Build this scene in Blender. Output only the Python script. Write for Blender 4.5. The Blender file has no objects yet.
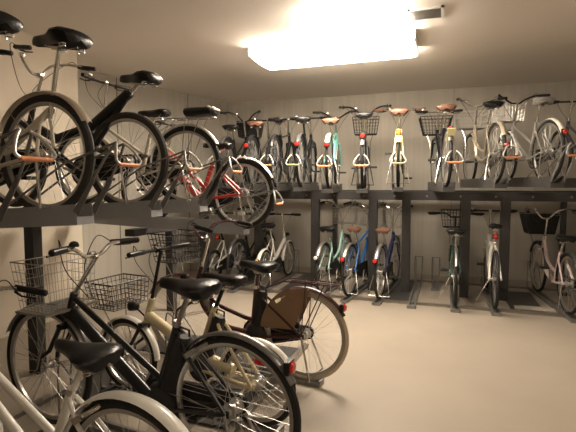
import bpy, math, random
from mathutils import Vector, Matrix
R = math.radians
PI = math.pi
random.seed(7)
S = bpy.context.scene
COL = S.collection

# ------------------------------------------------------------------ camera
cam_d = bpy.data.cameras.new('camera')
cam_d.sensor_width = 36.0
cam_d.lens = 450.0 / 576.0 * 36.0
cam_d.clip_start = 0.02
cam = bpy.data.objects.new('camera', cam_d)
COL.objects.link(cam)
cam.location = (0, 0, 1.45)
cam.rotation_euler = (R(90 - 3.94), 0, R(19.2))
S.camera = cam

# ------------------------------------------------------------------ world, exposure
W = bpy.data.worlds.new('world')
S.world = W
W.use_nodes = True
W.node_tree.nodes['Background'].inputs[0].default_value = (1.0, 0.82, 0.62, 1)
W.node_tree.nodes['Background'].inputs[1].default_value = 0.02
S.view_settings.view_transform = 'Standard'
S.view_settings.look = 'None'
S.view_settings.gamma = 1.0
S.view_settings.use_curve_mapping = False
S.view_settings.exposure = 1.47

LIGHT_COL = (1.0, 0.87, 0.71)
TUBE_W = 14.0       # emission of the big ceiling lamp in view
REAR_W = 4.6       # emission of the ceiling lamps behind the camera


# ------------------------------------------------------------------ materials
def mat(name, col, rough=0.5, metal=0.0, noise=0.0, scale=20.0, emit=None, estr=0.0, bump=0.0, coat=0.0,
        col2=None):
    m = bpy.data.materials.new(name)
    m.use_nodes = True
    nt = m.node_tree
    b = nt.nodes['Principled BSDF']
    b.inputs['Base Color'].default_value = (*col, 1)
    b.inputs['Roughness'].default_value = rough
    b.inputs['Metallic'].default_value = metal
    b.inputs['Coat Weight'].default_value = coat
    if emit:
        b.inputs['Emission Color'].default_value = (*emit, 1)
        b.inputs['Emission Strength'].default_value = estr
    if noise > 0 or bump > 0:
        tc = nt.nodes.new('ShaderNodeTexCoord')
        n = nt.nodes.new('ShaderNodeTexNoise')
        n.inputs['Scale'].default_value = scale
        n.inputs['Detail'].default_value = 4
        nt.links.new(tc.outputs['Object'], n.inputs['Vector'])
        if noise > 0:
            mx = nt.nodes.new('ShaderNodeMix')
            mx.data_type = 'RGBA'
            c2 = col2 or tuple(c * (1 - noise) for c in col)
            mx.inputs[6].default_value = (*col, 1)
            mx.inputs[7].default_value = (*c2, 1)
            nt.links.new(n.outputs['Fac'], mx.inputs[0])
            nt.links.new(mx.outputs[2], b.inputs['Base Color'])
        if bump > 0:
            bp = nt.nodes.new('ShaderNodeBump')
            bp.inputs['Strength'].default_value = bump
            bp.inputs['Distance'].default_value = 0.01
            nt.links.new(n.outputs['Fac'], bp.inputs['Height'])
            nt.links.new(bp.outputs['Normal'], b.inputs['Normal'])
    return m


def concrete(name, c1, c2, streak=0.5, joints=True):
    """board-marked wall: soft blotches, fine vertical streaks"""
    m = bpy.data.materials.new(name)
    m.use_nodes = True
    nt = m.node_tree
    b = nt.nodes['Principled BSDF']
    b.inputs['Roughness'].default_value = 0.7
    tc = nt.nodes.new('ShaderNodeTexCoord')
    mp = nt.nodes.new('ShaderNodeMapping')
    mp.inputs['Scale'].default_value = (14, 14, 0.5)
    nt.links.new(tc.outputs['Object'], mp.inputs['Vector'])
    n1 = nt.nodes.new('ShaderNodeTexNoise')
    n1.inputs['Scale'].default_value = 1.0
    n1.inputs['Detail'].default_value = 5
    nt.links.new(mp.outputs[0], n1.inputs['Vector'])
    n2 = nt.nodes.new('ShaderNodeTexNoise')
    n2.inputs['Scale'].default_value = 1.7
    n2.inputs['Detail'].default_value = 6
    nt.links.new(tc.outputs['Object'], n2.inputs['Vector'])
    add = nt.nodes.new('ShaderNodeMix')
    add.data_type = 'FLOAT'
    add.inputs[0].default_value = streak
    nt.links.new(n2.outputs['Fac'], add.inputs[2])
    nt.links.new(n1.outputs['Fac'], add.inputs[3])
    cr = nt.nodes.new('ShaderNodeMapRange')
    cr.inputs[1].default_value = 0.3
    cr.inputs[2].default_value = 0.7
    nt.links.new(add.outputs[0], cr.inputs[0])
    mx = nt.nodes.new('ShaderNodeMix')
    mx.data_type = 'RGBA'
    mx.inputs[6].default_value = (*c1, 1)
    mx.inputs[7].default_value = (*c2, 1)
    nt.links.new(cr.outputs[0], mx.inputs[0])
    nt.links.new(mx.outputs[2], b.inputs['Base Color'])
    n3 = nt.nodes.new('ShaderNodeTexNoise')
    n3.inputs['Scale'].default_value = 90
    nt.links.new(tc.outputs['Object'], n3.inputs['Vector'])
    bp = nt.nodes.new('ShaderNodeBump')
    bp.inputs['Strength'].default_value = 0.15
    bp.inputs['Distance'].default_value = 0.005
    nt.links.new(n3.outputs['Fac'], bp.inputs['Height'])
    nt.links.new(bp.outputs['Normal'], b.inputs['Normal'])
    return m


M = {}
M['wall'] = concrete('board marked concrete', (0.505, 0.468, 0.40), (0.40, 0.37, 0.315), 0.6)
M['wall_white'] = concrete('pale painted wall', (0.66, 0.58, 0.47), (0.60, 0.525, 0.42), 0.3)
M['floor'] = concrete('epoxy floor', (0.335, 0.286, 0.228), (0.30, 0.256, 0.204), 0.0)
M['floor'].node_tree.nodes['Principled BSDF'].inputs['Roughness'].default_value = 0.48
M['ceiling'] = mat('sprayed ceiling', (0.86, 0.80, 0.735), 0.85, 0, 0.08, 120, bump=0.25)
M['joint'] = mat('wall joint', (0.10, 0.085, 0.07), 0.8)
M['rack'] = mat('dark painted steel', (0.060, 0.057, 0.056), 0.45, 0.1, 0.25, 8)
M['rack_light'] = mat('grey painted steel', (0.40, 0.40, 0.41), 0.45, 0.1, 0.25, 8)
M['galv'] = mat('zinc plated steel', (0.26, 0.25, 0.235), 0.42, 0.5, 0.3, 30)
M['rack_back'] = mat('charcoal painted steel', (0.095, 0.09, 0.085), 0.45, 0.1, 0.25, 8)
M['rail'] = mat('worn floor rail steel', (0.34, 0.31, 0.27), 0.35, 0.8, 0.3, 12)
M['concrete_block'] = mat('pale concrete base', (0.42, 0.38, 0.32), 0.8, 0, 0.3, 10)
M['loop_steel'] = mat('pale plated loop steel', (0.48, 0.46, 0.42), 0.4, 0.4)
M['orange'] = mat('orange rubber sleeve', (0.80, 0.30, 0.12), 0.5)
M['pink'] = mat('faded red sleeve', (0.72, 0.17, 0.10), 0.5)
M['rubber'] = mat('tyre rubber', (0.022, 0.021, 0.020), 0.62, 0, 0.3, 40)
M['rubber_grey'] = mat('dusty tyre rubber', (0.050, 0.045, 0.040), 0.7, 0, 0.3, 40)
M['tan'] = mat('tan sidewall rubber', (0.52, 0.42, 0.30), 0.6, 0, 0.15, 40)
M['alu'] = mat('brushed rim alloy', (0.62, 0.60, 0.57), 0.30, 0.9, 0.1, 30)
M['chrome'] = mat('chrome', (0.72, 0.70, 0.67), 0.2, 1.0)
M['steel_dull'] = mat('dull steel', (0.42, 0.40, 0.37), 0.4, 0.9, 0.2, 30)
M['black_rim'] = mat('black rim', (0.02, 0.02, 0.02), 0.3, 0.4)
M['spoke'] = mat('steel spoke', (0.62, 0.60, 0.56), 0.45, 0.7)
M['plastic'] = mat('black plastic', (0.014, 0.013, 0.013), 0.35)
M['plastic_matte'] = mat('matte black plastic', (0.030, 0.028, 0.027), 0.6)
M['leather'] = mat('black saddle vinyl', (0.010, 0.0095, 0.0095), 0.32, 0, 0.2, 60, bump=0.1)
M['brown_leather'] = mat('brown saddle vinyl', (0.17, 0.078, 0.045), 0.45, 0, 0.3, 60, bump=0.1)
M['grey_leather'] = mat('grey saddle vinyl', (0.30, 0.28, 0.26), 0.5, 0, 0.2, 60)
M['brown_cloth'] = mat('brown mesh guard', (0.27, 0.165, 0.095), 0.55, 0, 0.15, 50)
M['red_lens'] = mat('red lens', (0.70, 0.03, 0.02), 0.15, coat=0.6)
M['amber_lens'] = mat('amber lens', (0.85, 0.32, 0.03), 0.2, coat=0.6)
M['clear_lens'] = mat('clear lens', (0.80, 0.80, 0.76), 0.12, coat=0.6)
M['yellow_plate'] = mat('pale yellow plate', (0.80, 0.74, 0.40), 0.45)
PAINT = dict(black=(0.012, 0.012, 0.013), white=(0.80, 0.77, 0.70), cream=(0.70, 0.60, 0.38), teal=(0.16, 0.50, 0.42),
             mint=(0.36, 0.60, 0.52), blue=(0.03, 0.16, 0.48), maroon=(0.050, 0.012, 0.012), red=(0.55, 0.030, 0.022),
             yellow=(0.74, 0.62, 0.30), gunmetal=(0.20, 0.19, 0.18), silver=(0.50, 0.48, 0.45), green=(0.02, 0.075, 0.055), pale_pink=(0.78, 0.62, 0.60),
             champagne=(0.56, 0.49, 0.38), graphite=(0.06, 0.06, 0.062), ivory=(0.74, 0.68, 0.56), navy=(0.02, 0.03, 0.10))
for k, c in PAINT.items():
    M[k] = mat(k.replace('_', ' ') + ' bicycle paint', c, 0.28, 0.55 if k in ('silver', 'champagne', 'gunmetal') else 0.0, coat=0.25)

for k in ('leather', 'plastic', 'plastic_matte', 'rubber', 'rubber_grey', 'black', 'graphite', 'rack'):
    M[k].node_tree.nodes['Principled BSDF'].inputs['Specular IOR Level'].default_value = 0.3


# ------------------------------------------------------------------ mesh helper
class MB:
    def __init__(s):
        s.v = []
        s.f = []

    def add(s, vs, fs):
        o = len(s.v)
        s.v += [tuple(p) for p in vs]
        s.f += [tuple(i + o for i in f) for f in fs]
        return s

    def box(s, x0, x1, y0, y1, z0, z1, mtx=None):
        vs = [Vector((x, y, z)) for x in (x0, x1) for y in (y0, y1) for z in (z0, z1)]
        if mtx:
            vs = [mtx @ p for p in vs]
        return s.add(vs, [(0, 1, 3, 2), (4, 6, 7, 5), (0, 4, 5, 1), (2, 3, 7, 6), (0, 2, 6, 4), (1, 5, 7, 3)])

    def tube(s, pts, r, n=8, closed=False, sx=1.0):
        pts = [Vector(p) for p in pts]
        m = len(pts)
        rs = list(r) if hasattr(r, '__len__') else [r] * m
        t0 = (pts[1] - pts[0]).normalized()
        ref = Vector((0, 1, 0)) if abs(t0.y) < 0.8 else Vector((0, 0, 1))
        vs = []
        nrm = None
        for i in range(m):
            if closed:
                t = (pts[(i + 1) % m] - pts[i - 1]).normalized()
            elif i == 0:
                t = pts[1] - pts[0]
            elif i == m - 1:
                t = pts[-1] - pts[-2]
            else:
                t = (pts[i + 1] - pts[i]).normalized() + (pts[i] - pts[i - 1]).normalized()
            if t.length < 1e-9:
                t = t0.copy()
            t.normalize()
            if nrm is None:
                nrm = t.cross(ref).normalized()
            else:
                nrm = (nrm - t * nrm.dot(t))
                if nrm.length < 1e-6:
                    nrm = t.cross(ref)
                nrm.normalize()
            bn = t.cross(nrm)
            for k in range(n):
                a = 2 * PI * k / n
                vs.append(pts[i] + (nrm * math.cos(a) * sx + bn * math.sin(a)) * rs[i])
        fs = []
        for i in range(m - 1 + (1 if closed else 0)):
            j = (i + 1) % m
            for k in range(n):
                l = (k + 1) % n
                fs.append((i * n + k, i * n + l, j * n + l, j * n + k))
        if not closed:
            fs.append(tuple(range(n - 1, -1, -1)))
            fs.append(tuple((m - 1) * n + k for k in range(n)))
        return s.add(vs, fs)

    def ring(s, c, rad, prof, n=48, a0=0.0, a1=2 * PI):
        """sweep closed profile [(dr, y)] around the y axis through c (a wheel-like part)"""
        full = abs(a1 - a0 - 2 * PI) < 1e-6
        m = n if full else n + 1
        p = len(prof)
        vs = []
        for i in range(m):
            a = a0 + (a1 - a0) * i / n
            for dr, y in prof:
                vs.append((c[0] + (rad + dr) * math.cos(a), c[1] + y, c[2] + (rad + dr) * math.sin(a)))
        fs = []
        for i in range(m if full else m - 1):
            j = (i + 1) % m
            for k in range(p):
                l = (k + 1) % p
                fs.append((i * p + k, j * p + k, j * p + l, i * p + l))
        if not full:
            fs.append(tuple(range(p)))
            fs.append(tuple((m - 1) * p + k for k in range(p - 1, -1, -1)))
        return s.add(vs, fs)

    def lathe(s, prof, origin, axis, n=16):
        """prof [(r, h)] around axis"""
        ax = Vector(axis).normalized()
        u = ax.orthogonal().normalized()
        w = ax.cross(u)
        o = Vector(origin)
        vs = []
        for r_, h in prof:
            for k in range(n):
                a = 2 * PI * k / n
                vs.append(o + ax * h + (u * math.cos(a) + w * math.sin(a)) * max(r_, 1e-4))
        fs = []
        for i in range(len(prof) - 1):
            for k in range(n):
                l = (k + 1) % n
                fs.append((i * n + k, i * n + l, (i + 1) * n + l, (i + 1) * n + k))
        fs.append(tuple(range(n - 1, -1, -1)))
        fs.append(tuple((len(prof) - 1) * n + k for k in range(n)))
        return s.add(vs, fs)

    def loft(s, secs, caps=True):
        n = len(secs[0])
        vs = [p for sec in secs for p in sec]
        fs = []
        for i in range(len(secs) - 1):
            for k in range(n):
                l = (k + 1) % n
                fs.append((i * n + k, i * n + l, (i + 1) * n + l, (i + 1) * n + k))
        if caps:
            fs.append(tuple(range(n - 1, -1, -1)))
            fs.append(tuple((len(secs) - 1) * n + k for k in range(n)))
        return s.add(vs, fs)

    def mesh(s, name, m, smooth=True, angle=40):
        me = bpy.data.meshes.new(name)
        me.from_pydata(s.v, [], s.f)
        me.materials.append(m)
        if smooth:
            me.polygons.foreach_set('use_smooth', [True] * len(me.polygons))
            try:
                me.set_sharp_from_angle(angle=R(angle))
            except Exception:
                pass
        me.update()
        return me

    def build(s, name, m, parent=None, smooth=True):
        return link(name, s.mesh(name, m, smooth), parent)


def link(name, me, parent=None):
    o = bpy.data.objects.new(name, me)
    COL.objects.link(o)
    if parent:
        o.parent = parent
    return o


def tag(o, label, cat, group=None, kind=None):
    if label:
        o['label'] = label
    if cat:
        o['category'] = cat
    if group:
        o['group'] = group
    if kind:
        o['kind'] = kind
    return o


def struct(name, mb, m, smooth=False):
    o = mb.build(name, m, None, smooth)
    o['kind'] = 'structure'
    return o


def curve(pts, n=6):
    """Catmull-Rom through the points"""
    P = [Vector(p) for p in pts]
    P = [P[0] * 2 - P[1]] + P + [P[-1] * 2 - P[-2]]
    out = []
    for i in range(1, len(P) - 2):
        a, b, c, d = P[i - 1:i + 3]
        for k in range(n):
            t = k / n
            out.append(0.5 * ((2 * b) + (c - a) * t + (2 * a - 5 * b + 4 * c - d) * t * t + (3 * b - a - 3 * c + d) * t ** 3))
    out.append(P[-2])
    return out


# ------------------------------------------------------------------ the room
HC = 2.95
BACK = 7.58
XR = 3.1
YF = -2.6
XN = -3.94      # near left wall face
YJ = 4.10       # where it jogs back
JX = -4.62
CX = -3.84      # back left corner
# floor and ceiling slabs
struct('floor', MB().box(-4.9, XR + .2, YF - .2, BACK + .2, -.12, 0), M['floor'])
struct('ceiling', MB().box(-4.9, XR + .2, YF - .2, BACK + .2, HC, HC + .15), M['ceiling'])
struct('wall_back', MB().box(-4.9, XR + .2, BACK, BACK + .2, 0, HC), M['wall'])
struct('wall_right', MB().box(XR, XR + .2, YF - .2, BACK, 0, HC), M['wall'])
struct('wall_front', MB().box(-4.9, XR, YF - .2, YF, 0, HC), M['wall'])
struct('wall_left_near', MB().box(-4.9, XN, YF, YJ, 0, HC), M['wall_white'])
b = MB()
vs = [(JX, YJ, 0), (CX, BACK, 0), (-4.9, BACK, 0), (-4.9, YJ, 0)]
b.add(vs + [(x, y, HC) for x, y, z in vs], [(0, 1, 5, 4), (1, 2, 6, 5), (2, 3, 7, 6), (3, 0, 4, 7), (3, 2, 1, 0), (4, 5, 6, 7)])
struct('wall_left_far', b, M['wall'])
# narrow dark joints between the wall panels
jb = MB()
for t in (0.33, 0.72):
    x = JX + (CX - JX) * t
    y = YJ + (BACK - YJ) * t
    d = Vector((CX - JX, BACK - YJ, 0)).normalized()
    n_ = Vector((d.y, -d.x, 0))
    p = Vector((x, y, 0))
    q = [p - d * .006, p + d * .006, p + d * .006 + n_ * .003, p - d * .006 + n_ * .003]
    jb.add([tuple(a) for a in q] + [(a.x, a.y, HC) for a in q], [(0, 1, 5, 4), (1, 2, 6, 5), (2, 3, 7, 6), (3, 0, 4, 7)])
struct('trim_1', jb, M['joint'])
jb = MB().box(XN, XN + .003, 3.02, 3.032, 0, HC)
struct('trim_2', jb, M['joint'])
jb = MB()
for x in (-2.02, .10, 1.9):
    jb.box(x - .003, x + .003, BACK - .002, BACK, 0, HC)
struct('trim_3', jb, mat('back wall joint', (0.26, 0.22, 0.18), 0.8))

# ------------------------------------------------------------------ ceiling lamps and vent
emit_main = mat('lamp diffuser', (0.9, 0.9, 0.88), 0.5, emit=LIGHT_COL, estr=TUBE_W)
emit_rear = mat('rear lamp diffuser', (0.9, 0.9, 0.88), 0.5, emit=LIGHT_COL, estr=REAR_W)
M['lamp_white'] = mat('white lamp enamel', (0.85, 0.84, 0.80), 0.35)


def lamp(loc, L, Wd, emat, label, housing=None, group=None):
    r = bpy.data.objects.new('ceiling_lamp', None)
    COL.objects.link(r)
    r.location = loc
    tag(r, label, 'ceiling lamp', group)
    # body against the ceiling
    MB().box(-L / 2 + .12, L / 2 - .12, -.10, .10, -.050, 0).build('lamp_housing', M['lamp_white'], r, False)
    # bowed translucent cover (rounded trough)
    secs = []
    n = 14
    for x, k in ((-L / 2, .80), (-L / 2 + .03, 1), (L / 2 - .03, 1), (L / 2, .80)):
        sec = [(x, Wd / 2 * math.cos(PI * i / n), -.050 - .085 * k * math.sin(PI * i / n) ** .55) for i in range(n + 1)]
        secs.append(sec)
    MB().loft(secs).build('lamp_diffuser', emat, r)
    for s_ in (-1, 1):
        x = s_ * (L / 2 + .008)
        MB().box(x - .008, x + .008, -Wd / 2 * .9, Wd / 2 * .9, -.10, 0).build('end_cap', M['lamp_white'], r, False)
    return r


main = lamp((-1.18, 4.90, HC), 1.72, .68, emit_main, 'large glaring ceiling lamp with bowed diffuser in the middle of the room')  # diffuser enlarged so its glowing shape takes in the bloom
MB().box(.20, .62, -1.07, -.36, -.055, 0).build('ballast_cover', M['lamp_white'], main, False)
MB().box(.08, .70, -1.12, -.30, -.105, -.055).build('bloom_diffuser', emit_main, main, False)  # glowing box shaped to fill out the lamp's bright bloom
lamp((.9, -.9, HC), 1.3, .3, emit_rear, 'ceiling lamp overhead behind the viewpoint', None)
lamp((1.6, 1.6, HC), 1.3, .3, emit_rear, 'ceiling lamp overhead on the right outside the picture', None)

v = bpy.data.objects.new('ceiling_vent', None)
COL.objects.link(v)
v.location = (-.19, 4.22, HC)
tag(v, 'small rectangular metal air grille in the ceiling beside the lamp', 'vent')
b = MB()
for (x0, x1, y0, y1) in ((-.15, .15, -.14, -.115), (-.15, .15, .115, .14), (-.15, -.125, -.14, .14), (.125, .15, -.14, .14)):
    b.box(x0, x1, y0, y1, -.014, 0)
b.build('frame', M['lamp_white'], v, False)
b = MB()
for i in range(9):
    y = -.10 + i * .025
    b.box(-.125, .125, y - .002, y + .010, -.012, -.003, Matrix.Translation((0, 0, 0)))
b.build('louvre', M['steel_dull'], v, False)
MB().box(-.125, .125, -.115, .115, -.003, -.001).build('duct', M['plastic_matte'], v, False)

# ------------------------------------------------------------------ bicycle
CACHE = {}


def cached(key, fn, m):
    k = (key, m.name)
    if k not in CACHE:
        CACHE[k] = fn().mesh(key[0] if isinstance(key, tuple) else key, m)
    return CACHE[k]


def circ(r_, n=8):
    return [(r_ * math.cos(2 * PI * i / n), r_ * math.sin(2 * PI * i / n)) for i in range(n)]


def wheel(root, name, x, z, Rw, tyre_m, rim_m, hub_m, tw=.018, spoke_m=None, nsp=32, hubr=.018, seed=0, disc=None):
    """tyre is the part; rim, spokes and hub are its pieces"""
    t = link(name, cached((name, 'tyre', Rw, tw), lambda: MB().ring((0, 0, 0), Rw - tw, circ(tw, 8), 56), tyre_m), root)
    t.location = (x, 0, z)
    t.rotation_euler = (0, random.random() * 6.28, 0)
    rr = Rw - 2 * tw
    prof = [(0.006, -.011), (.004, .0), (0.006, .011), (-.010, .011), (-.016, .006), (-.016, -.006), (-.010, -.011)]
    if disc:
        t.rotation_euler = (0, 0 if disc == 'clear_lens' else R(170), 0)
    link('rim', cached(('rim', Rw, tw), lambda: MB().ring((0, 0, 0), rr, prof, 56), rim_m), t)

    def sp():
        b = MB()
        for i in range(nsp):
            a = 2 * PI * i / nsp
            side = 1 if i % 2 else -1
            da = (1 if (i // 2) % 2 else -1) * 1.15
            h = hubr + .006
            b.tube([(h * math.cos(a + da), side * .026, h * math.sin(a + da)),
                    ((rr - .014) * math.cos(a), side * .003, (rr - .014) * math.sin(a))], .0013, 3)
        return b
    link('spokes', cached(('spokes', Rw, tw, nsp, hubr), sp, spoke_m or M['spoke']), t)

    def hb():
        b = MB()
        b.lathe([(.006, -.058), (.007, -.050), (hubr * .7, -.045), (hubr * .7, -.034), (hubr + .009, -.031), (hubr + .009, -.026),
                 (hubr * .75, -.020), (hubr * .75, .020), (hubr + .009, .026), (hubr + .009, .031), (hubr * .7, .034),
                 (hubr * .6, .045), (.007, .050), (.006, .058)], (0, 0, 0), (0, 1, 0), 14)
        return b
    link('hub', cached(('hub', hubr), hb, hub_m), t)
    if disc:
        b = MB()
        # oval spoke reflector
        o = MB().lathe([(.001, -.004), (.022, -.004), (.024, 0), (.022, .004), (.001, .004)], (0, 0, 0), (0, 1, 0), 14).build('spoke_reflector', M[disc], t)
        o.scale = (1.9, 1, .8)
        o.location = (0, .012, -Rw * .55)
    return t


def fender(root, name, x, z, Rf, a0, a1, m, w=.026, stays=True, staym=None, th=.0015):
    prof = []
    k = 6
    for i in range(k + 1):
        u = -1 + 2 * i / k
        prof.append((-(u * u) * .013, u * w))
    for i in range(k, -1, -1):
        u = -1 + 2 * i / k
        prof.append((-(u * u) * .013 - th, u * w * .97))
    f = MB().ring((0, 0, 0), Rf, prof, 26, R(a0), R(a1)).build(name, m, root)
    f.location = (x, 0, z)
    if stays:
        b = MB()
        for a in ([a0 + 12, a0 + 50] if stays == 1 else [a1 - 12]):
            for s_ in (-1, 1):
                a_ = R(a)
                b.tube([(0, s_ * .052, 0), ((Rf - .03) * math.cos(a_), s_ * .034, (Rf - .03) * math.sin(a_)),
                        ((Rf - .012) * math.cos(a_), s_ * .024, (Rf - .012) * math.sin(a_))], .0024, 5)
        b.build('fender_stay', staym or M['chrome'], f)
    return f


def saddle(root, x, z, m, kind='wide', pitch=0, big=1.0):
    """lofted saddle, nose forward"""
    if kind == 'wide':
        st = [(-.125, .050, .000, .040), (-.115, .085, .004, .058), (-.085, .108, .010, .070), (-.045, .104, .008, .066), (0, .075, .002, .056),
              (.05, .046, -.002, .044), (.10, .030, -.002, .036), (.135, .024, -.004, .032), (.15, .012, -.010, .018)]
    else:
        st = [(-.125, .040, .006, .022), (-.115, .062, .010, .036), (-.085, .074, .012, .046), (-.045, .066, .008, .044), (0, .046, .002, .042),
              (.05, .030, 0, .036), (.10, .022, 0, .030), (.14, .018, -.004, .026), (.155, .008, -.008, .014)]
    secs = []
    n = 20
    for sx, w, zt, d in st:
        sec = []
        for i in range(n):
            a = 2 * PI * i / n
            c, s_ = math.cos(a), math.sin(a)
            yy = w * (abs(c) ** .85) * (1 if c > 0 else -1)
            if s_ >= 0:
                zz = zt - .016 + .026 * s_
            else:
                zz = zt - .016 + s_ * d * .85 * (.30 + .70 * min(1, abs(c) * 1.5))
                yy *= .90
            sec.append((sx, yy, zz))
        secs.append(sec)
    o = link('saddle', cached(('saddle', kind), lambda: MB().loft(secs), m), root)
    o.location = (x, 0, z)
    o.scale = (big, big, big)
    o.rotation_euler = (0, R(pitch), 0)

    def rails():
        b = MB()
        for s_ in (-1, 1):
            b.tube([(.115, 0, -.022), (.08, s_ * .014, -.036), (.03, s_ * .022, -.052), (-.04, s_ * .022, -.052), (-.075, s_ * .04, -.040), (-.095, s_ * .055, -.022)], .0036, 6)
            if kind == 'wide':
                cpts = []
                for i in range(37):
                    a = i * 2 * PI / 9
                    cpts.append((-.075 + .014 * math.cos(a), s_ * .055 + .014 * math.sin(a), -.068 + i * .046 / 36))
                b.tube(cpts, .0028, 5)
        b.box(-.018, .018, -.028, .028, -.068, -.046)
        return b
    link('saddle_rails', cached(('saddle_rails', kind), rails, M['chrome']), o)
    return o


def wire_basket(root, x, z, L=.27, Wt=.40, Wb=.33, Hh=.24, m=None, r_=.0026, nx=7, ny=9, nz=5, solid=False, plate=None):
    """open front basket, origin at its bottom rear edge"""
    def pt(u, v_, t):       # u along x 0..1, v across -1..1, t up 0..1
        Lb, Lt = L * .82, L
        return ((Lb + (Lt - Lb) * t) * u, v_ * (Wb + (Wt - Wb) * t) / 2, Hh * t)
    b = MB()
    for i in range(nx + 1):
        u = i / nx
        b.tube([pt(u, -1, 1), pt(u, -1, 0), pt(u, 1, 0), pt(u, 1, 1)], r_, 4)
    for j in range(ny + 1):
        w = -1 + 2 * j / ny
        b.tube([pt(0, w, 1), pt(0, w, 0), pt(1, w, 0), pt(1, w, 1)], r_, 4)
    for k in range(nz + 1):
        t = k / nz
        rr = r_ * 2.0 if k == nz else r_
        b.tube([pt(0, -1, t), pt(1, -1, t), pt(1, 1, t), pt(0, 1, t)], rr, 5, closed=True)
    if solid:
        for q in ([pt(1, -1, 0), pt(1, 1, 0), pt(1, 1, .93), pt(1, -1, .93)], [pt(0, -1, 0), pt(0, 1, 0), pt(0, 1, .93), pt(0, -1, .93)],
                  [pt(0, -1, 0), pt(1, -1, 0), pt(1, -1, .93), pt(0, -1, .93)], [pt(0, 1, 0), pt(1, 1, 0), pt(1, 1, .93), pt(0, 1, .93)],
                  [pt(0, -1, 0), pt(1, -1, 0), pt(1, 1, 0), pt(0, 1, 0)]):
            c = sum((Vector(p) for p in q), Vector()) / 4
            ce = Vector((L * .5, 0, Hh * .5))
            qi = [Vector(p) + (ce - c).normalized() * .003 for p in q]
            b.add([tuple(p) for p in q] + [tuple(p) for p in qi], [(0, 1, 2, 3), (7, 6, 5, 4), (0, 4, 5, 1), (1, 5, 6, 2), (2, 6, 7, 3), (3, 7, 4, 0)])
    o = b.build('basket', m or M['steel_dull'], root)
    o.location = (x, 0, z)
    if plate:
        c = MB().box(-.02, L * .9, -Wb / 2 - .02, Wb / 2 + .02, -.016, -.004)
        c.build('basket_tray', M[plate], o, False)
    return o


def bars(root, x, z, kind, m, grip_m, w=.29, bell=True, turn=0, lever=True):
    """handlebar with grips, levers and bell; origin at the stem clamp"""
    if kind == 'city':      # rises and sweeps back
        half = [(.0, 0, 0), (.03, .05, .01), (.035, .12, .055), (-.02, .20, .085), (-.11, w - .03, .075), (-.20, w, .06)]
    elif kind == 'north':   # strongly swept, tall
        half = [(.0, 0, 0), (.03, .05, .02), (.02, .13, .10), (-.05, .22, .13), (-.16, w - .01, .115), (-.25, w, .10)]
    elif kind == 'riser':
        half = [(0, 0, 0), (.0, .05, 0), (-.005, .12, .045), (-.02, w * .75, .05), (-.045, w, .05)]
    else:                   # flat
        half = [(0, 0, 0), (0, .1, 0), (-.015, w * .7, .003), (-.03, w, .005)]
    hc = curve(half, 5)
    pts = [(p.x, -p.y, p.z) for p in reversed(hc)] + [tuple(p) for p in hc[1:]]
    o = MB().tube(pts, .011, 8).build('handlebar', m, root)
    o.location = (x, 0, z)
    o.rotation_euler = (0, 0, R(turn))
    for s_ in (-1, 1):
        e = Vector((half[-1][0], s_ * half[-1][1], half[-1][2]))
        d = (e - Vector((half[-2][0], s_ * half[-2][1], half[-2][2]))).normalized()
        b = MB().tube([e - d * .115, e - d * .105, e - d * .05, e + d * .006, e + d * .012], [.0145, .016, .0175, .0165, .011], 10)
        b.build('grip', grip_m, o)
        if lever:
            q = e - d * .13
            out = Vector((d.y * s_, -d.x * s_, 0))
            side = out * (1 if kind in ('flat', 'riser') else -.9)
            if side.length < .1:
                side = Vector((1, 0, 0))
            side = Vector((abs(side.x), side.y, 0)) if kind in ('flat', 'riser') else side
            b = MB()
            b.tube([q - d * .02, q + d * .02], .0165, 8)
            b.tube([q, q + side * .03 - Vector((0, 0, .012)), q + side * .045 + d * .04 - Vector((0, 0, .022)), q + side * .04 + d * .11 - Vector((0, 0, .022))],
                   [.009, .008, .005, .005], 6)
            b.build('brake_lever', M['plastic'] if m is not M['chrome'] else M['plastic'], o)
            # cable looping down to the head tube
            c = curve([q + side * .03, q + Vector((.10, -s_ * .03, .03)), Vector((.13, s_ * .06, -.08)), Vector((.03, s_ * .012, -.22))], 6)
            MB().tube(c, .0026, 5).build('brake_cable', M['plastic_matte'], o)
    if bell:
        p = Vector((hc[10].x, hc[10].y, hc[10].z))
        MB().lathe([(.004, 0), (.006, .012), (.024, .014), (.024, .020), (.018, .032), (.006, .037)], p + Vector((0, 0, .004)), (-.2, 0, 1), 12).build(
            'bell', M['plastic'] if bell == 'black' else M['chrome'], o)
    return o


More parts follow.
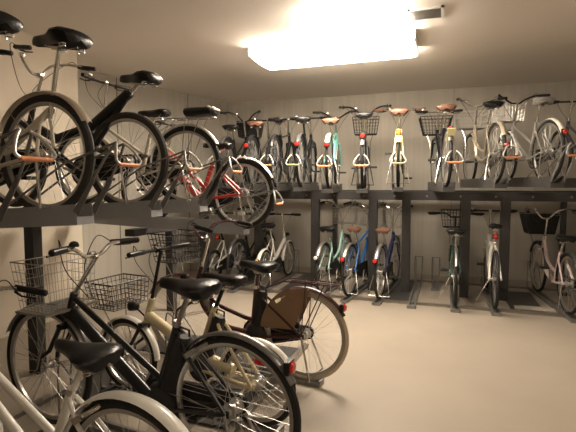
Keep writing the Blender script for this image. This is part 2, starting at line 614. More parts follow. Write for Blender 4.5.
def bicycle(c):
    """one bicycle; local +x is forward, origin under the rear axle at tyre contact"""
    g = c.get
    root = bpy.data.objects.new(g('name', 'bicycle'), None)
    COL.objects.link(root)
    root.location = c['loc']
    root.rotation_mode = 'XYZ'
    root.rotation_euler = (R(g('roll', 0)), R(g('pitch', 0)), R(c['head']))
    tag(root, c['label'], 'bicycle', g('group'))
    Rw = g('Rw', .335)
    WB = g('WB', 1.09)
    kind = g('frame', 'step')
    fm = M[g('paint', 'black')]
    metal = M[g('metal', 'chrome')]
    tw = g('tw', .018)
    ty = M[g('tyre', 'rubber')]
    rim = M[g('rim', 'alu')]
    ht = Vector((WB - .17, 0, .60 + g('hz', 0)))       # head tube bottom
    hu = Vector((WB - .225, 0, .76 + g('hz', 0)))      # head tube top
    if kind == 'diamond':
        ht = Vector((WB - .17, 0, .66))
        hu = Vector((WB - .21, 0, .79))
    bb = Vector((.44, 0, .275))
    sx, sz = g('sad', (.20, .90))                       # saddle centre
    st = Vector((bb.x + (sx - bb.x) * .68, 0, bb.z + (sz - bb.z) * .68))   # seat tube top
    if g('st'):
        st = Vector((g('st')[0], 0, g('st')[1]))
    ax = Vector((0, 0, Rw))
    tr = g('tr', .016)
    b = MB()
    b.tube([hu + (hu - ht) * .04, ht], .021, 12)
    if kind == 'step':           # two parallel tubes falling from the head tube
        b.tube([ht + (hu - ht) * .75, bb + (st - bb) * .42], tr * .95, 10)
        b.tube([ht + (hu - ht) * .15, bb + Vector((0.01, 0, .01))], tr * 1.1, 10)
    elif kind == 'curve':        # swan neck
        b.tube(curve([ht + (hu - ht) * .2, Vector((WB - .25, 0, .44)), Vector((WB - .42, 0, .31)), bb], 6), tr * 1.35, 10)
        b.tube(curve([ht + (hu - ht) * .75, Vector((WB - .34, 0, .50)), Vector((bb.x + .10, 0, .41)), bb + (st - bb) * .30], 6), tr * .9, 10)
    elif kind == 'ebike':
        b.tube([ht + (hu - ht) * .45, Vector((bb.x + .10, 0, bb.z + .07)), bb], tr * 1.7, 12)
        b.tube([ht + (hu - ht) * .9, bb + (st - bb) * .30], tr * .9, 10)
    elif kind == 'mini':
        b.tube([ht + (hu - ht) * .3, bb + (st - bb) * .22 + Vector((.02, 0, 0)), Vector((.16, 0, Rw + .05))], tr * 1.7, 12)
    elif kind == 'slack':        # fat tube running up to the saddle
        b.tube([ht + (hu - ht) * .3, Vector((WB - .45, 0, .52)), Vector((.30, 0, .60)), st + Vector((0.02, 0, -.02))], tr * 1.8, 12)
        b.tube([ht, bb], tr * 1.4, 10)
    else:                        # diamond
        b.tube([ht + (hu - ht) * .2, bb], tr * 1.1, 10)
        b.tube([ht + (hu - ht) * .85, bb + (st - bb) * .93], tr * .9, 10)
    b.tube([bb, st], tr, 10)
    b.lathe([(.022, -.036), (.022, .036)], bb, (0, 1, 0), 12)
    for s_ in (-1, 1):
        b.tube([bb + Vector((-.02, s_ * .018, 0)), Vector((bb.x - .10, s_ * .040, .28)), ax + Vector((0, s_ * .062, 0))], tr * .58, 8)
        sj = bb + (st - bb) * (.92 if kind != 'slack' else .3)
        b.tube([sj + Vector((-.012, s_ * .014, 0)), sj.lerp(ax, .25) + Vector((0, s_ * .040, 0)), ax + Vector((0, s_ * .062, 0))], tr * .48, 8)
        b.box(-.016, .016, s_ * .058 - .003, s_ * .058 + .003, Rw - .016, Rw + .016)
    b.build('frame', fm, root)
    # seat post and saddle
    sp = Vector((sx, 0, sz))
    d = (sp - st).normalized()
    MB().tube([st - d * .05, sp - Vector((0, 0, .050))], .0130, 10).build('seat_post', M[g('post_m', 'chrome')], root)
    MB().lathe([(.020, -.014), (.020, .014)], st - d * .005, d, 12).build('seat_clamp', metal, root)
    saddle(root, sx, sz, M[g('saddle_m', 'leather')], g('saddle', 'wide'), g('spitch', -3), g('sbig', 1.08))
    # fork
    steer = root
    fa = Vector((WB, 0, Rw))
    b = MB()
    hd = (ht - hu).normalized()
    crown = ht + hd * .015
    b.box(crown.x - .020, crown.x + .020, -.050, .050, crown.z - .012, crown.z + .012)
    for s_ in (-1, 1):
        mid = crown.lerp(fa, .55)
        b.tube([crown + Vector((0, s_ * .046, 0)), Vector((mid.x - .010, s_ * .050, mid.z)), Vector((fa.x - .012, s_ * .054, fa.z + .06)), fa + Vector((0, s_ * .056, 0))],
               [.0130, .0120, .0095, .0085], 8)
        b.box(fa.x - .012, fa.x + .012, s_ * .056 - .003, s_ * .056 + .003, fa.z - .014, fa.z + .014)
    b.build('fork', M[g('fork_m', g('paint', 'black'))], root)
    # wheels
    sp_m = M[g('spoke_m', 'spoke')]
    wheel(root, 'rear_wheel', 0, Rw, Rw, ty, rim, M[g('hub_m', 'alu')], tw, sp_m, g('nsp', 32), g('hubr', .026), disc=g('reflector'))
    wheel(root, 'front_wheel', WB, Rw, Rw, M[g('tyre_f', g('tyre', 'rubber'))], rim, M[g('hub_m', 'alu')], tw, sp_m, g('nsp', 32), g('hubf', .018))
    # fenders
    if g('fender'):
        rf = fender(root, 'rear_fender', 0, Rw, Rw + .020, g('fa0', -8), g('fa1', 150), M[c['fender']], g('fw', .027), g('stays', 1), metal)
        if g('fcol_end'):
            pass
        fender(root, 'front_fender', WB, Rw, Rw + .020, 25, 178, M[g('fender_f', c['fender'])], g('fw', .027), 2, metal)
    # stem and handlebar
    bx, bz = g('bar', (WB - .27, .99))
    b = MB()
    top = Vector((bx - .03, 0, bz))
    b.tube([hu, hu.lerp(top, .9) , top], .0115, 10)
    b.tube([top, Vector((bx, 0, bz))], .014, 8)
    b.lathe([(.018, -.016), (.018, .016)], (bx, 0, bz), (0, 1, 0), 12)
    b.build('stem', M[g('stem_m', 'chrome')], root)
    bars(root, bx, bz, g('bars', 'city'), M[g('bar_m', 'chrome')], M[g('grip_m', 'plastic')], g('bw', .285), g('bell', True), g('turn', 0))
    # cranks
    cr = MB()
    prof = [(.0, -.002), (.004, 0), (.0, .002), (-.018, .0015), (-.018, -.0015)]
    nteeth = g('teeth', 0)
    cr.ring((0, .040 * -1, 0), .085, prof, 36)
    for i in range(5):
        a = 2 * PI * i / 5
        cr.tube([(0, -.040, 0), (.072 * math.cos(a), -.040, .072 * math.sin(a))], .006, 5)
    ca = R(g('crank', 20))
    for s_ in (-1, 1):
        dx, dz = math.cos(ca) * .165 * s_, math.sin(ca) * .165 * s_
        cr.tube([(0, s_ * .052, 0), (dx, s_ * .072, dz)], [.011, .008], 8)
    cr.tube([(0, -.06, 0), (0, .06, 0)], .010, 8)
    co = cr.build('crankset', M[g('crank_m', 'steel_dull')], root)
    co.location = bb
    for s_ in (-1, 1):
        p = MB()
        x0, z0, y0 = math.cos(ca) * .165 * s_, math.sin(ca) * .165 * s_, s_ * .078
        y1 = y0 + s_ * .095
        p.tube([(x0, s_ * .07, z0), (x0, y1, z0)], .007, 6)
        ya, yb = min(y0, y1), max(y0, y1)
        for q in (-1, 1):
            p.box(x0 + q * .034 - .009, x0 + q * .034 + .009, ya + .008, yb, z0 - .011, z0 + .011)
        p.box(x0 - .04, x0 + .04, ya + .006, ya + .016, z0 - .010, z0 + .010)
        p.box(x0 - .04, x0 + .04, yb - .010, yb, z0 - .010, z0 + .010)
        p.build('pedal', M['plastic_matte'], co, False)
    # chain or chain case (right side, y < 0)
    if g('case', True):
        b = MB()
        n = 10
        out = []
        for i in range(n + 1):
            a = -PI / 2 + PI * i / n
            out.append((bb.x + .108 * math.cos(a), bb.z + .108 * math.sin(a)))
        for i in range(n + 1):
            a = PI / 2 + PI * i / n
            out.append((.0 + .050 * math.cos(a), Rw + .050 * math.sin(a)))
        m_ = len(out)
        b.add([(x, -.044, z) for x, z in out] + [(x, -.060, z) for x, z in out],
              [tuple(range(m_)), tuple(range(2 * m_ - 1, m_ - 1, -1))] + [(i, (i + 1) % m_, (i + 1) % m_ + m_, i + m_) for i in range(m_)])
        b.build('chain_case', M[g('case_m', 'plastic')], root)
    else:
        b = MB()
        n = 8
        out = []
        for i in range(n + 1):
            a = -PI / 2 + PI * i / n
            out.append((bb.x + .088 * math.cos(a), -.042, bb.z + .088 * math.sin(a)))
        for i in range(n + 1):
            a = PI / 2 + PI * i / n
            out.append((.036 * math.cos(a), -.042, Rw + .036 * math.sin(a)))
        b.tube(out, .0045, 5, closed=True)
        b.build('chain', M['rack_light'], root)
    # cassette / hub gear on the drive side
    MB().lathe([(.034, -.030), (.040, -.036), (.036, -.040), (.030, -.044), (.014, -.050)], (0, 0, Rw), (0, 1, 0), 16).build('sprocket', M['steel_dull'], root)
    # stand
    b = MB()
    if g('stand', 'double') == 'double':
        b.tube([(.0, -.070, Rw), (-.05, -.105, .19), (-.09, -.13, .050), (-.09, .13, .050), (-.05, .105, .19), (.0, .070, Rw)], .0075, 8)
    else:
        b.tube([(.05, .062, Rw - .02), (.14, .13, .16), (.20, .17, .04)], .009, 8)
    b.build('kickstand', metal, root)
    # rear rack
    if g('rack'):
        rm = M[c['rack']]
        b = MB()
        zr = 2 * Rw + .055
        x0, x1, hw = -.27, .14, .058
        b.tube([(x1, -hw, zr), (x0 + .03, -hw, zr), (x0, -hw * .6, zr), (x0, hw * .6, zr), (x0 + .03, hw, zr), (x1, hw, zr)], .0052, 7)
        for i in range(4):
            b.tube([(x1 - .02 - i * .105, -hw, zr), (x1 - .02 - i * .105, hw, zr)], .004, 6)
        b.tube([(x1 - .03, 0, zr), (x0 + .01, 0, zr)], .0045, 6)
        for s_ in (-1, 1):
            for xx in (-.17, -.03):
                b.tube([(xx, s_ * hw, zr), (0, s_ * .070, Rw + .01)], .0042, 6)
            b.tube([(x1, s_ * hw, zr), (st.x, s_ * .018, min(st.z - .04, zr + .04))], .0042, 6)
        ro = b.build('rear_rack', rm, root)
        if g('cushion'):
            cu = MB()
            secs = []
            for xx, k in ((-.29, .5), (-.27, .95), (-.10, 1), (-.03, 1), (-.01, .6)):
                secs.append([(xx, .085 * k * math.cos(2 * PI * i / 12), zr + .048 + .042 * k * math.sin(2 * PI * i / 12)) for i in range(12)])
            cu.loft(secs).build('rack_cushion', M['leather'], ro)
            MB().tube([(-.25, -.068, zr + .076), (-.29, -.05, zr + .062), (-.29, .05, zr + .062), (-.25, .068, zr + .076)], .009, 6).build('cushion_trim', M['white'], ro)
    # tail light
    if g('tail'):
        a_ = R(g('taila', 30))
        rr = Rw + .040
        tx, tz = -rr * math.cos(a_), Rw + rr * math.sin(a_)
        if g('fender'):
            mt = Matrix.Translation((tx, 0, tz)) @ Matrix.Rotation(-a_ + PI / 2, 4, 'Y')
        else:
            tx, tz = sx - .10, sz - .13
            mt = Matrix.Translation((tx, 0, tz))
        b = MB()
        b.box(-.014, .010, -.030, .030, -.028, .028, Matrix.Translation((tx + .012, 0, tz)))
        to = b.build('tail_light', M['plastic'], root, False)
        MB().lathe([(.024, 0), (.026, .006), (.020, .014), (.004, .017)], (tx - .001, 0, tz), (-1, 0, 0), 14).build('tail_lens', M[c['tail']], to)
    if g('plate'):
        a_ = R(42)
        rr = Rw + .032
        mt = Matrix.Translation((-rr * math.cos(a_), 0, Rw + rr * math.sin(a_))) @ Matrix.Rotation(-R(35), 4, 'Y')
        MB().box(-.004, .004, -.040, .040, -.10, .07, mt).build('rear_plate', M[c['plate']], root, False)
    # head light
    if g('light', True):
        lx, lz = WB - .055, g('lz', .66)
        b = MB()
        b.lathe([(.012, -.045), (.026, -.035), (.031, 0), (.032, .022)], (lx, 0, lz), (1, 0, -.1), 14)
        b.tube([(lx - .02, 0, lz), (ht.x, 0, ht.z + .03)], .006, 6)
        lo = b.build('headlight', M['plastic'] if g('light') != 'chrome' else M['chrome'], root)
        MB().lathe([(.029, .0), (.026, .006), (.010, .010)], (lx + .022, 0, lz - .002), (1, 0, -.1), 14).build('headlight_lens', M['clear_lens'], lo)
    if g('basket'):
        bk = c['basket']
        kw = dict(m=M[bk.get('m', 'steel_dull')], L=bk.get('L', .27), Wt=bk.get('Wt', .38), Wb=bk.get('Wb', .31), Hh=bk.get('H', .24), r_=bk.get('r', .0026), solid=bk.get('solid', False), plate=bk.get('plate'))
        bo = wire_basket(root, bk.get('x', WB - .10), bk.get('z', .76), **kw)
        # bracket down to the front axle
        b = MB()
        for s_ in (-1, 1):
            b.tube([(.16, s_ * .10, -.004), (.12, s_ * .066, -.12), (WB - bo.location.x, s_ * .066, Rw - bo.location.z)], .0045, 6)
        b.tube([(.02, 0, -.006), (-.06, 0, .0)], .008, 6)
        b.build('basket_stay', metal, bo)
    if g('battery'):
        # battery pack behind the seat tube
        dd = (st - bb).normalized()
        mt = Matrix.Translation(bb + (st - bb) * .52 + Vector((-.055, 0, 0))) @ Matrix.Rotation(math.atan2(dd.x, dd.z), 4, 'Y')
        b = MB()
        secs = []
        for zz, k in ((-.15, .8), (-.14, 1), (.13, 1), (.15, .75)):
            secs.append([tuple(mt @ Vector((.042 * k * math.cos(2 * PI * (i + .5) / 8), .043 * k * math.sin(2 * PI * (i + .5) / 8), zz))) for i in range(8)])
        b.loft(secs)
        bo = b.build('battery', M['plastic_matte'], root)
        hb = mt @ Vector((0, 0, .15))
        MB().tube([hb + Vector((-.03, 0, 0)), hb + Vector((-.03, 0, .03)), hb + Vector((.02, 0, .04)), hb + Vector((.03, 0, .005))], .006, 6).build('battery_handle', M['plastic'], bo)
        # drive unit
        MB().lathe([(.07, -.045), (.085, -.035), (.085, .035), (.07, .045)], (bb.x - .05, 0, bb.z + .01), (0, 1, 0), 18).build('motor', M['plastic_matte'], root)
    if g('guard'):
        # dress guard: fan of mesh over the front upper part of the rear wheel
        b = MB()
        for s_ in (-1, 1):
            n = 14
            rin, rout = .07, Rw + .010
            top = []
            bot = []
            for i in range(n + 1):
                a = R(80 + (176 - 80) * i / n)
                # forward quadrant: the angle is measured from the rear; x forward is positive
                top.append((rout * math.cos(PI - a) * 1, s_ * .042, Rw + rout * math.sin(a)))
            k = 5
            cpt = (.07, s_ * .050, Rw + .04)
            n0 = len(top)
            vs_ = [cpt] + top
            vs2 = [(x, y + s_ * .003, z) for x, y, z in vs_]
            fs = [(0, i, i + 1) for i in range(1, n0)]
            fs2 = [(n0 + 1, n0 + 1 + i + 1, n0 + 1 + i) for i in range(1, n0)]
            rim_ = [(i, i + 1, n0 + 2 + i, n0 + 1 + i) for i in range(0, n0)]
            b.add(vs_ + vs2, fs + fs2 + rim_)
        b.build('skirt_guard', M[c['guard']], root, False)
    if g('ring_lock'):
        lo = MB()
        pts = []
        for i in range(17):
            a = R(-50 + 280 * i / 16)
            pts.append((0, .055 * math.cos(a), .065 * math.sin(a)))
        lo.tube(pts, .009, 7)
        lo.box(-.012, .012, .040, .075, -.03, .02)
        o = lo.build('ring_lock', metal, root)
        ang = R(150)
        o.location = (Rw * .92 * math.sin(R(35)) , 0, Rw + Rw * .92 * math.cos(R(35)))
        o.rotation_euler = (0, R(35 - 90), 0)
        o.rotation_euler = (0, R(-55), 0)
    return root


# ------------------------------------------------------------------ racks
def upper_tray(loc, head, label, group, pitch=0, L=1.75, loop=True, sleeve='orange', lw=.085, chan='rack_light'):
    """sliding upper tray: local +x points to the wall, origin at the aisle end of the channel floor"""
    r = bpy.data.objects.new('bicycle_tray', None)
    COL.objects.link(r)
    r.location = loc
    r.rotation_euler = (0, R(pitch), R(head))
    tag(r, label, 'bicycle tray', group)
    b = MB()
    w, h, t = .060, .115, .004
    b.box(0, L, -w, w, -t, 0)
    b.box(0, L, -w - t, -w, -.045, h - .045)
    b.box(0, L, w, w + t, -.045, h - .045)
    b.box(-.004, .0, -w - t, w + t, -.045, 0.0)
    b.build('channel', M[chan], r, False)
    # flat diagonal struts leaving the end of the channel towards the aisle, carrying the pull loop
    for s_ in (-1, 1):
        a = Vector((.00, s_ * (w + .004), .02))
        m1 = Vector((-.14, s_ * (w + .006), .20))
        b = MB()
        d = (m1 - a).normalized()
        n_ = Vector((d.z, 0, -d.x))
        q = [a - n_ * .022, a + n_ * .022, m1 + n_ * .012, m1 - n_ * .012]
        b.add([(p.x, p.y - .0025, p.z) for p in q] + [(p.x, p.y + .0025, p.z) for p in q],
              [(0, 1, 2, 3), (7, 6, 5, 4), (0, 4, 5, 1), (1, 5, 6, 2), (2, 6, 7, 3), (3, 7, 4, 0)])
        b.tube([m1, Vector((-.22, s_ * .055, .31)), Vector((-.28, s_ * .032, .385))], .0075, 8)
        # long guide rod running back over the wheel side
        b.tube([Vector((-.28, s_ * .032, .385)), Vector((.05, s_ * .060, .30)), Vector((.55, s_ * .066, .06)), Vector((.60, s_ * .066, .02))], .0065, 7)
        b.build('strut', M['galv'], r)
    if loop:
        k = lw
        pts = curve([(-.275, -.024, .385), (-.30, -k * .75, .350), (-.325, -k * 1.15, .285), (-.325, -k * .8, .262)], 4)
        pts2 = [(p[0], -p[1], p[2]) for p in reversed([tuple(q) for q in pts])]
        lo = MB().tube([tuple(q) for q in pts] + pts2 + [(-.275, .030, .385), (-.275, -.030, .385)][:1], .0075, 8).build('pull_loop', M['loop_steel'], r)
        MB().tube([(-.325, -lw * .9, .262), (-.325, lw * .9, .262)], .0105, 10).build('grip_sleeve', M[sleeve], lo)
    return r


def floor_tray(loc, head, label, group, L=1.45):
    r = bpy.data.objects.new('floor_tray', None)
    COL.objects.link(r)
    r.location = loc
    r.rotation_euler = (0, 0, R(head))
    tag(r, label, 'bicycle tray', group)
    b = MB()
    for s_ in (-1, 1):
        b.box(-.02, L, s_ * .038 - .010, s_ * .038 + .010, 0, .035)
    b.box(-.02, L, -.030, .030, .0, .004)
    b.box(-.04, -.02, -.048, .048, 0, .035)
    b.build('channel', M['galv'], r, False)
    b = MB()
    for s_ in (-1, 1):
        b.tube(curve([(L - .30, s_ * .045, .03), (L - .22, s_ * .055, .20), (L - .05, s_ * .055, .38), (L, s_ * .045, .30), (L, s_ * .045, .02)], 4), .006, 6)
    b.tube([(L - .05, -.055, .38), (L - .05, .055, .38)], .006, 6)
    b.build('wheel_holder', M['galv'], r)
    return r


# back rack: posts, deck beams, floor rails
rk = bpy.data.objects.new('bicycle_rack', None)
COL.objects.link(rk)
rk.location = (0, 6.2, 0)
tag(rk, 'dark steel two tier bicycle rack frame standing along the back wall', 'bicycle rack')
for x in (-3.55, -2.62, -1.74, -.92, -.48, .26, .72, 1.62, 2.5):
    b = MB().box(x - .055, x + .055, -.055, .055, 0, 1.25)
    b.build('post', M['rack'], rk, False)
for x in (-3.05, 1.62, -1.74, .26):
    b = MB().box(x - .035, x + .035, 1.18, 1.25, 0, 1.27)
    b.build('rear_post', M['rack'], rk, False)
MB().box(-3.7, 2.9, -.06, .06, 1.25, 1.36).build('deck_beam', M['rack'], rk, False)
MB().box(-3.7, 2.9, .98, 1.06, 1.27, 1.37).build('deck_beam', M['rack'], rk, False)
for y in (-.60, .77):
    MB().box(-3.7, 2.9, y - .025, y + .025, .0, .030).build('floor_rail', M['rail'], rk, False)
for i in range(16):
    MB().lathe([(.014, 0), (.014, .012)], (-3.5 + i * .41, -.06, 1.305), (0, -1, 0), 8).build('bolt', M['galv'], rk)
for x in (-2.9, -1.95, -.55, .93):
    MB().box(x - .17, x + .17, -.57, .74, 0, .018).build('base_plate', M['rack'], rk, False)
MB().box(.80, 1.22, -.50, -.34, .0, .028).build('rail_pad', M['concrete_block'], rk, False)
MB().box(.80, 1.10, .45, .62, .0, .028).build('rail_pad', M['concrete_block'], rk, False)

# ------------------------------------------------------------------ lower bicycles against the left wall
LH = 174
lower_left = [
    dict(loc=(-1.07, 1.31, .006), head=176, label='white step-through bicycle with black saddle and white rear fender in the bottom left corner',
         frame='step', paint='white', fender='white', fw=.034, fork_m='white', post_m='white', saddle='wide', spoke_m='spoke', tw=.022,
         reflector='red_lens', sbig=.98, sad=(.21, .825), case_m='white', bars='city', ring_lock=True, tr=.019, bar=(.98, .86),
         tail='red_lens', taila=10, spitch=-6, crank=200),
    dict(loc=(-.88, 1.77, .11), head=175, WB=1.20, label='black electric bicycle with silver wire basket and battery in the lower row on the left',
         frame='ebike', paint='black', fender='gunmetal', metal='steel_dull', post_m='steel_dull', sad=(.23, .89), battery=True, bars='riser', bar_m='chrome', bw=.27,
         basket=dict(m='steel_dull', x=1.0, z=.69, H=.25, L=.23, Wt=.34, Wb=.30, r=.0017, plate='steel_dull'), tail='red_lens', taila=40, light=True, bell='black', tr=.018, ring_lock=True,
         stand='double', crank=30, bar=(.83, .98)),
    dict(loc=(-1.02, 2.37, .03), head=173, label='small wheeled bicycle with thick cream frame tube behind the black electric bicycle',
         frame='mini', paint='cream', Rw=.255, WB=1.02, fender='white', saddle='narrow', sad=(.22, .87), tr=.021, bars='flat', bar_m='plastic', bw=.27, post_m='plastic',
         stem_m='plastic', fork_m='black', basket=dict(m='plastic', z=.60, x=.98, L=.25, H=.17, Wt=.34, Wb=.30), battery=True, reflector='red_lens', hz=-.09, lz=.60,
         bar=(.74, 1.00), bell=False, case=False, stand='single', crank=75),
    dict(loc=(-.94, 3.07, .03), head=174, label='dark maroon bicycle with brown skirt guard over its cream tyred rear wheel',
         frame='curve', paint='maroon', fender='maroon', tyre='tan', rim='alu', guard='brown_cloth', rack='maroon', WB=1.13, sad=(.38, .83), battery=True, post_m='maroon', tail='red_lens', taila=38,
         bars='north', bar_m='maroon', basket=dict(m='plastic', z=.80, L=.26, H=.23), ring_lock=True, spoke_m='spoke', tr=.019, bell='black', crank=10),
]
for c in lower_left:
    c['group'] = 'bicycles in the lower row on the left'
    bicycle(c)
for i, (x, y, w) in enumerate(((-.80, 1.22, 'white step-through bicycle'), (-.80, 1.95, 'black electric bicycle'), (-.86, 2.37, 'small cream bicycle'), (-.80, 3.07, 'maroon bicycle'))):
    floor_tray((x - .05, y + .01, 0), 176 if i == 0 else 174, 'steel floor channel under the %s in the left lower row' % w, 'floor channels on the left', 1.35)

# ------------------------------------------------------------------ upper left trays and bicycles
UX = -2.17
ty = [1.42, 2.00, 2.66, 3.31]
names = ['nearest upper left tray, reaching out of the picture at the left edge', 'upper left tray carrying the bicycle with the wide champagne fender',
         'upper left tray carrying the bicycle with the fat black frame tube', 'upper left tray carrying the bicycle with the rear rack cushion']
for y, n_ in zip(ty, names):
    upper_tray((-1.90, y, 1.275), 180, n_, 'upper trays on the left', 3.5)
upper_tray((-1.78, 3.90, 1.025), 180, 'lowered upper left tray carrying the red bicycle', 'upper trays on the left', -2.0, 2.0)
upper_left = [
    dict(loc=(-2.14, 1.42, 1.275), label='bicycle whose sprung black saddle enters the picture at the top left corner', frame='step', paint='graphite', fender='graphite',
         sad=(-.28, .88), st=(-.05, .62), saddle='wide', bars='city', WB=1.05),
    dict(loc=(UX - .0, 2.00, 1.275), Rw=.345, label='white framed bicycle with wide champagne fender and tall black saddle on the upper left rack', frame='step', paint='ivory', fender='champagne',
         fw=.040, tyre='rubber_grey', tw=.024, sbig=1.22, sad=(-.13, 1.0), st=(-.05, .60), saddle='wide', bars='city', WB=1.05, fa0=-2, tr=.021, rim='alu', fork_m='ivory', hubf=.022),
    dict(loc=(UX + .03, 2.66, 1.275), Rw=.345, label='bicycle with fat black slanted frame tube and black saddle on the upper left rack', frame='slack', paint='black', fork_m='ivory', fender=None,
         tyre='rubber_grey', tw=.026, sad=(-.13, .93), st=(-.06, .84), saddle='wide', bars='north', bar_m='chrome', bar=(.78, 1.00), WB=1.08, tr=.020, bw=.30),
    dict(loc=(UX + .11, 3.31, 1.275), label='ivory bicycle with silver rear carrier and black cushion on the upper left rack', tw=.024, frame='step', paint='ivory', fender='silver',
         rack='steel_dull', cushion=True, sad=(.30, .80), saddle='narrow', bars='flat', bar_m='black', fork_m='white', WB=1.08, bar=(.82, 1.08), basket=None, crank=120),
    dict(loc=(-1.83, 3.90, 1.028), label='red bicycle with black tyres and silver fender on the lowered upper left tray', frame='ebike', paint='red', tr=.023, tw=.026, fender='silver', tyre='rubber', rim='alu',
         reflector='clear_lens', hubr=.05, hub_m='steel_dull', sad=(.26, .80), saddle='narrow', bars='flat', bar_m='black', WB=1.06, fa0=82, fa1=152, stays=0, crank=60, pitch=-2),
]
for c in upper_left:
    c['head'] = 180
    c['group'] = 'bicycles on the upper tier on the left'
    bicycle(c)

# rack frame of the left side
rl = bpy.data.objects.new('bicycle_rack', None)
COL.objects.link(rl)
rl.location = (-3.0, 2.5, 0)
tag(rl, 'dark steel two tier bicycle rack frame standing along the left wall', 'bicycle rack')
for y in (-1.3, .08, 1.9):
    MB().box(.0, .09, y - .04, y + .04, 0, 1.165 if y < 1 else .93).build('post', M['rack'], rl, False)
MB().box(-.05, .05, -3.0, 1.25, 1.165, 1.225).build('deck_beam', M['rack'], rl, False)
MB().box(-.06, .06, 1.25, 2.1, .93, 1.0).build('deck_beam', M['rack'], rl, False)
for x in (.50, 1.85):
    MB().box(x - .025, x + .025, -1.6, 1.3, 0, .028).build('floor_rail', M['rail'], rl, False)
for y in (-1.1, .05, .95):
    MB().box(.53, 1.82, y - .24, y + .24, 0, .018).build('base_plate', M['rack'], rl, False)

# ------------------------------------------------------------------ back row, lower tier (heading +Y)
GL = 'bicycles in the lower row at the back'
Yb = 5.63
back_lower = [
    dict(x=-3.08, label='small white framed bicycle at the far left end of the back lower row', frame='mini', paint='white', Rw=.255, WB=.98, sad=(.22, .80), fender=None, rim='black_rim', spoke_m='rack_light', crank_m='plastic', metal='plastic',
         bars='flat', bar_m='black', tail='red_lens', hz=-.08, bar=(.72, .98), post_m='plastic'),
    dict(x=-2.70, label='black bicycle with silver fender between two white bicycles in the back lower row', frame='step', paint='black', fender='graphite', sad=(.2, .86), rim='black_rim', spoke_m='rack_light', crank_m='plastic', metal='plastic', bar_m='plastic'),
    dict(x=-2.30, label='white bicycle with orange tail light, left of the mint one at the back', frame='mini', paint='white', Rw=.27, WB=1.0, sad=(.2, .88), fender='white',
         fork_m='white', tail='amber_lens', bars='flat', bar_m='black', hz=-.05, bar=(.74, .98)),
    dict(x=-1.47, head=87, label='mint green bicycle in the back lower row next to the blue one', frame='curve', paint='mint', fender='steel_dull', sad=(.22, .86), bars='city', tr=.021,
         tail='clear_lens', bar=(.82, 1.09), basket=dict(m='alu', z=.84, Wt=.34)),
    dict(x=-1.12, head=84, label='blue bicycle with brown saddle and silver wire basket in the back lower row', frame='diamond', paint='blue', fender='alu', saddle_m='brown_leather', sad=(.22, .86),
         bar=(.82, 1.09), basket=dict(m='alu', z=.82, Wt=.36), tail='red_lens', bars='city', tr=.020, bell=False, sbig=.9),
    dict(x=-.74, head=86, label='navy bicycle with brown saddle and silver wire basket, right of the blue bicycle', frame='step', paint='navy', fender='alu', saddle_m='brown_leather', sad=(.2, .86),
         bar=(.82, 1.08), sbig=.9, basket=dict(m='alu', z=.80, H=.27), tail='red_lens', bars='city'),
    dict(x=.14, label='dark green bicycle with black wire basket in the back lower row', frame='step', paint='green', fender='steel_dull', fw=.020, sad=(.2, .88),
         basket=dict(m='plastic', z=.83), bars='riser', bar_m='plastic', bw=.34, tail=None, stem_m='plastic', rim='steel_dull', stand='single'),
    dict(x=.57, label='black and white bicycle with a round red reflector in the back lower row', frame='ebike', paint='white', fender=None, tyre='rubber', fork_m='white', bar=(.85, 1.08), saddle='narrow', post_m='white',
         sad=(.20, .95), tail='red_lens', bars='flat', bar_m='plastic', bw=.31, rim='black_rim', spoke_m='rack_light', case=False, stand='single', tr=.028),
    dict(x=1.31, head=96, label='pale pink framed bicycle with black basket at the right end of the back lower row', frame='curve', paint='pale_pink', fender='graphite', tyre='rubber', tr=.021,
         basket=dict(m='plastic', z=.78, solid=True, Wt=.42, H=.26), bars='north', bar_m='chrome', tail='amber_lens', sad=(.2, .84), turn=0),
]
for c in back_lower:
    c['loc'] = (c['x'], Yb, .03)
    c.setdefault('head', 90)
    c['group'] = GL
    c['crank'] = random.choice([15, 60, 100, 150])
    bicycle(c)
under = ['the small white forked bicycle', 'the black bicycle with silver fender', 'the white bicycle with orange tail light', 'the mint green bicycle', 'the blue bicycle', 'the navy bicycle', None, 'the dark green bicycle', 'the black and white bicycle',
         'the pale pink framed bicycle']
for x, u in zip((-3.08, -2.70, -2.30, -1.47, -1.12, -.74, -.345, .14, .57, 1.31), under):
    lab = 'steel floor channel under %s in the back row' % u if u else 'empty steel floor channel with two parallel bars in the back row'
    hd = {-1.47: 87, -1.12: 84, -.74: 86, 1.31: 96}.get(x, 90)
    floor_tray((x - .21 * math.cos(R(hd)), 5.63 - .21 * math.sin(R(hd)), 0), hd, lab, 'floor channels along the back wall', 1.6)

floor_tray((-.10, 6.45, 0), 90, 'short empty steel floor channel with wire hoop right of the empty full length one', 'floor channels along the back wall', .55)

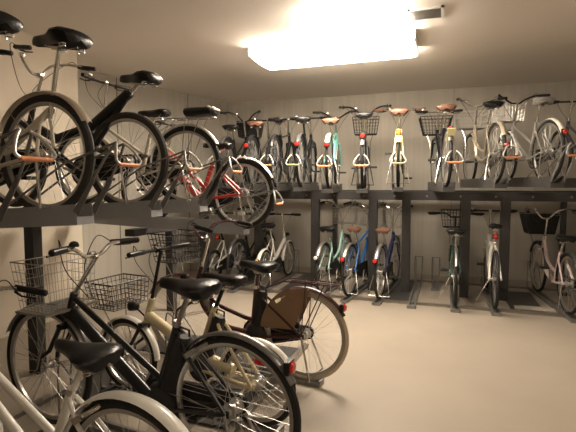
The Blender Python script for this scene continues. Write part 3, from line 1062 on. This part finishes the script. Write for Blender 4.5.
# ------------------------------------------------------------------ back row, upper tier
GU = 'bicycles on the upper tier at the back'
back_upper = [
    dict(x=-2.78, z=1.42, label='dark bicycle with raised handlebar and black basket, leftmost on the back upper tier', rim='black_rim', hub_m='plastic', spoke_m='rack_light', crank_m='plastic', metal='plastic', paint='black', frame='step', bars='north', bar_m='plastic', basket=dict(m='plastic', z=.78, solid=True),
         sad=(.2, .84), fender='graphite', tail='red_lens'),
    dict(x=-2.40, z=1.42, label='black bicycle with brown saddle, second from the left on the back upper tier', rim='black_rim', hub_m='plastic', spoke_m='rack_light', crank_m='plastic', metal='plastic', paint='graphite', frame='step', bars='flat', bar_m='plastic', saddle_m='brown_leather', sad=(.2, .87), fender='black', tail='red_lens'),
    dict(x=-2.08, z=1.42, label='black bicycle with flat bar, third from the left on the back upper tier', rim='black_rim', hub_m='plastic', spoke_m='rack_light', crank_m='plastic', metal='plastic', paint='black', frame='diamond', bars='flat', bar_m='plastic', saddle='narrow', sad=(.2, .90), fender='black', tail=None),
    dict(x=-1.74, z=1.42, label='black bicycle with red tail light, just left of the teal one on the upper tier', rim='black_rim', hub_m='plastic', spoke_m='rack_light', crank_m='plastic', metal='plastic', paint='black', frame='step', bars='flat', bar_m='plastic', sad=(.2, .90), post_m='plastic', fender='graphite', tail='red_lens'),
    dict(x=-1.37, z=1.40, label='teal bicycle with brown saddle and white fender on the back upper tier', paint='teal', frame='diamond', saddle_m='brown_leather', sad=(.2, .88), fender='white', tail='red_lens', bars='city', bar_m='plastic', tr=.020),
    dict(x=-.95, z=1.40, label='dark bicycle with black basket and high handlebar between the teal and yellow ones', rim='black_rim', hub_m='plastic', spoke_m='rack_light', crank_m='plastic', metal='plastic', paint='graphite', frame='step', sad=(.2, .93), bars='north', bar_m='plastic', grip_m='plastic',
         basket=dict(m='plastic', z=.78, x=1.0), fender='graphite', tail='red_lens', taila=48, bw=.33),
    dict(x=-.53, z=1.42, label='pale yellow bicycle with tan saddle and silver handlebar on the back upper tier', paint='yellow', frame='mini', saddle_m='brown_leather', sad=(.2, .93), bars='riser', bar_m='chrome', grip_m='brown_leather',
         fender='yellow', fw=.034, tail='amber_lens', taila=50, bw=.32, tr=.020, hz=.02),
    dict(x=.01, z=1.42, head=98, label='black bicycle with brown saddle and pale yellow rear plate on the upper tier', paint='black', frame='step', saddle_m='brown_leather', sad=(.2, .95), plate='yellow_plate', fender='graphite',
         tail='red_lens', taila=55, bars='flat', bar_m='chrome', basket=dict(m='plastic', z=.72, Wt=.42)),
    dict(x=.52, z=1.46, head=101, label='champagne bicycle with black saddle near the right end of the back upper tier', paint='champagne', frame='curve', sad=(.2, .92), fender='champagne', tail='red_lens', taila=10,
         bars='city', bar_m='chrome', basket=dict(m='steel_dull', z=.74)),
    dict(x=1.03, z=1.47, head=105, label='silver bicycle with grey saddle and white fender near the right end of the upper tier', paint='silver', frame='step', saddle_m='grey_leather', sad=(.2, .92), fender='white', tail='red_lens', taila=28,
         bars='city', bar_m='plastic', basket=dict(m='alu', z=.80)),
    dict(x=1.55, z=1.46, head=100, label='bicycle cut off by the right edge of the picture on the upper tier', paint='graphite', frame='step', sad=(.2, .9), fender='graphite', tail='red_lens', bars='flat', bar_m='plastic'),
]
TL = ['leftmost dark bicycle', 'second dark bicycle from the left', 'third dark bicycle from the left', 'black bicycle beside the teal one', 'teal bicycle',
      'dark bicycle with the high handlebar', 'pale yellow bicycle', 'bicycle with the yellow rear plate', 'champagne bicycle', 'silver bicycle with the grey saddle',
      'bicycle cut off at the right edge']
for c in back_upper:
    c['loc'] = (c['x'], 5.5, c['z'])
    c.setdefault('head', 98 if c['x'] < -.9 else 95)
    c['group'] = GU
    c['crank'] = random.choice([0, 30, 75, 160])
    bicycle(c)
    w = TL.pop(0)
    hd = c['head']
    dx, dy = math.cos(R(hd)), math.sin(R(hd))
    upper_tray((c['x'] - dx * .22, 5.5 - dy * .22, c['z']), hd, 'grey upper tray under the %s' % w, 'upper trays at the back', 0, 1.55, lw=.075, chan='rack_back')
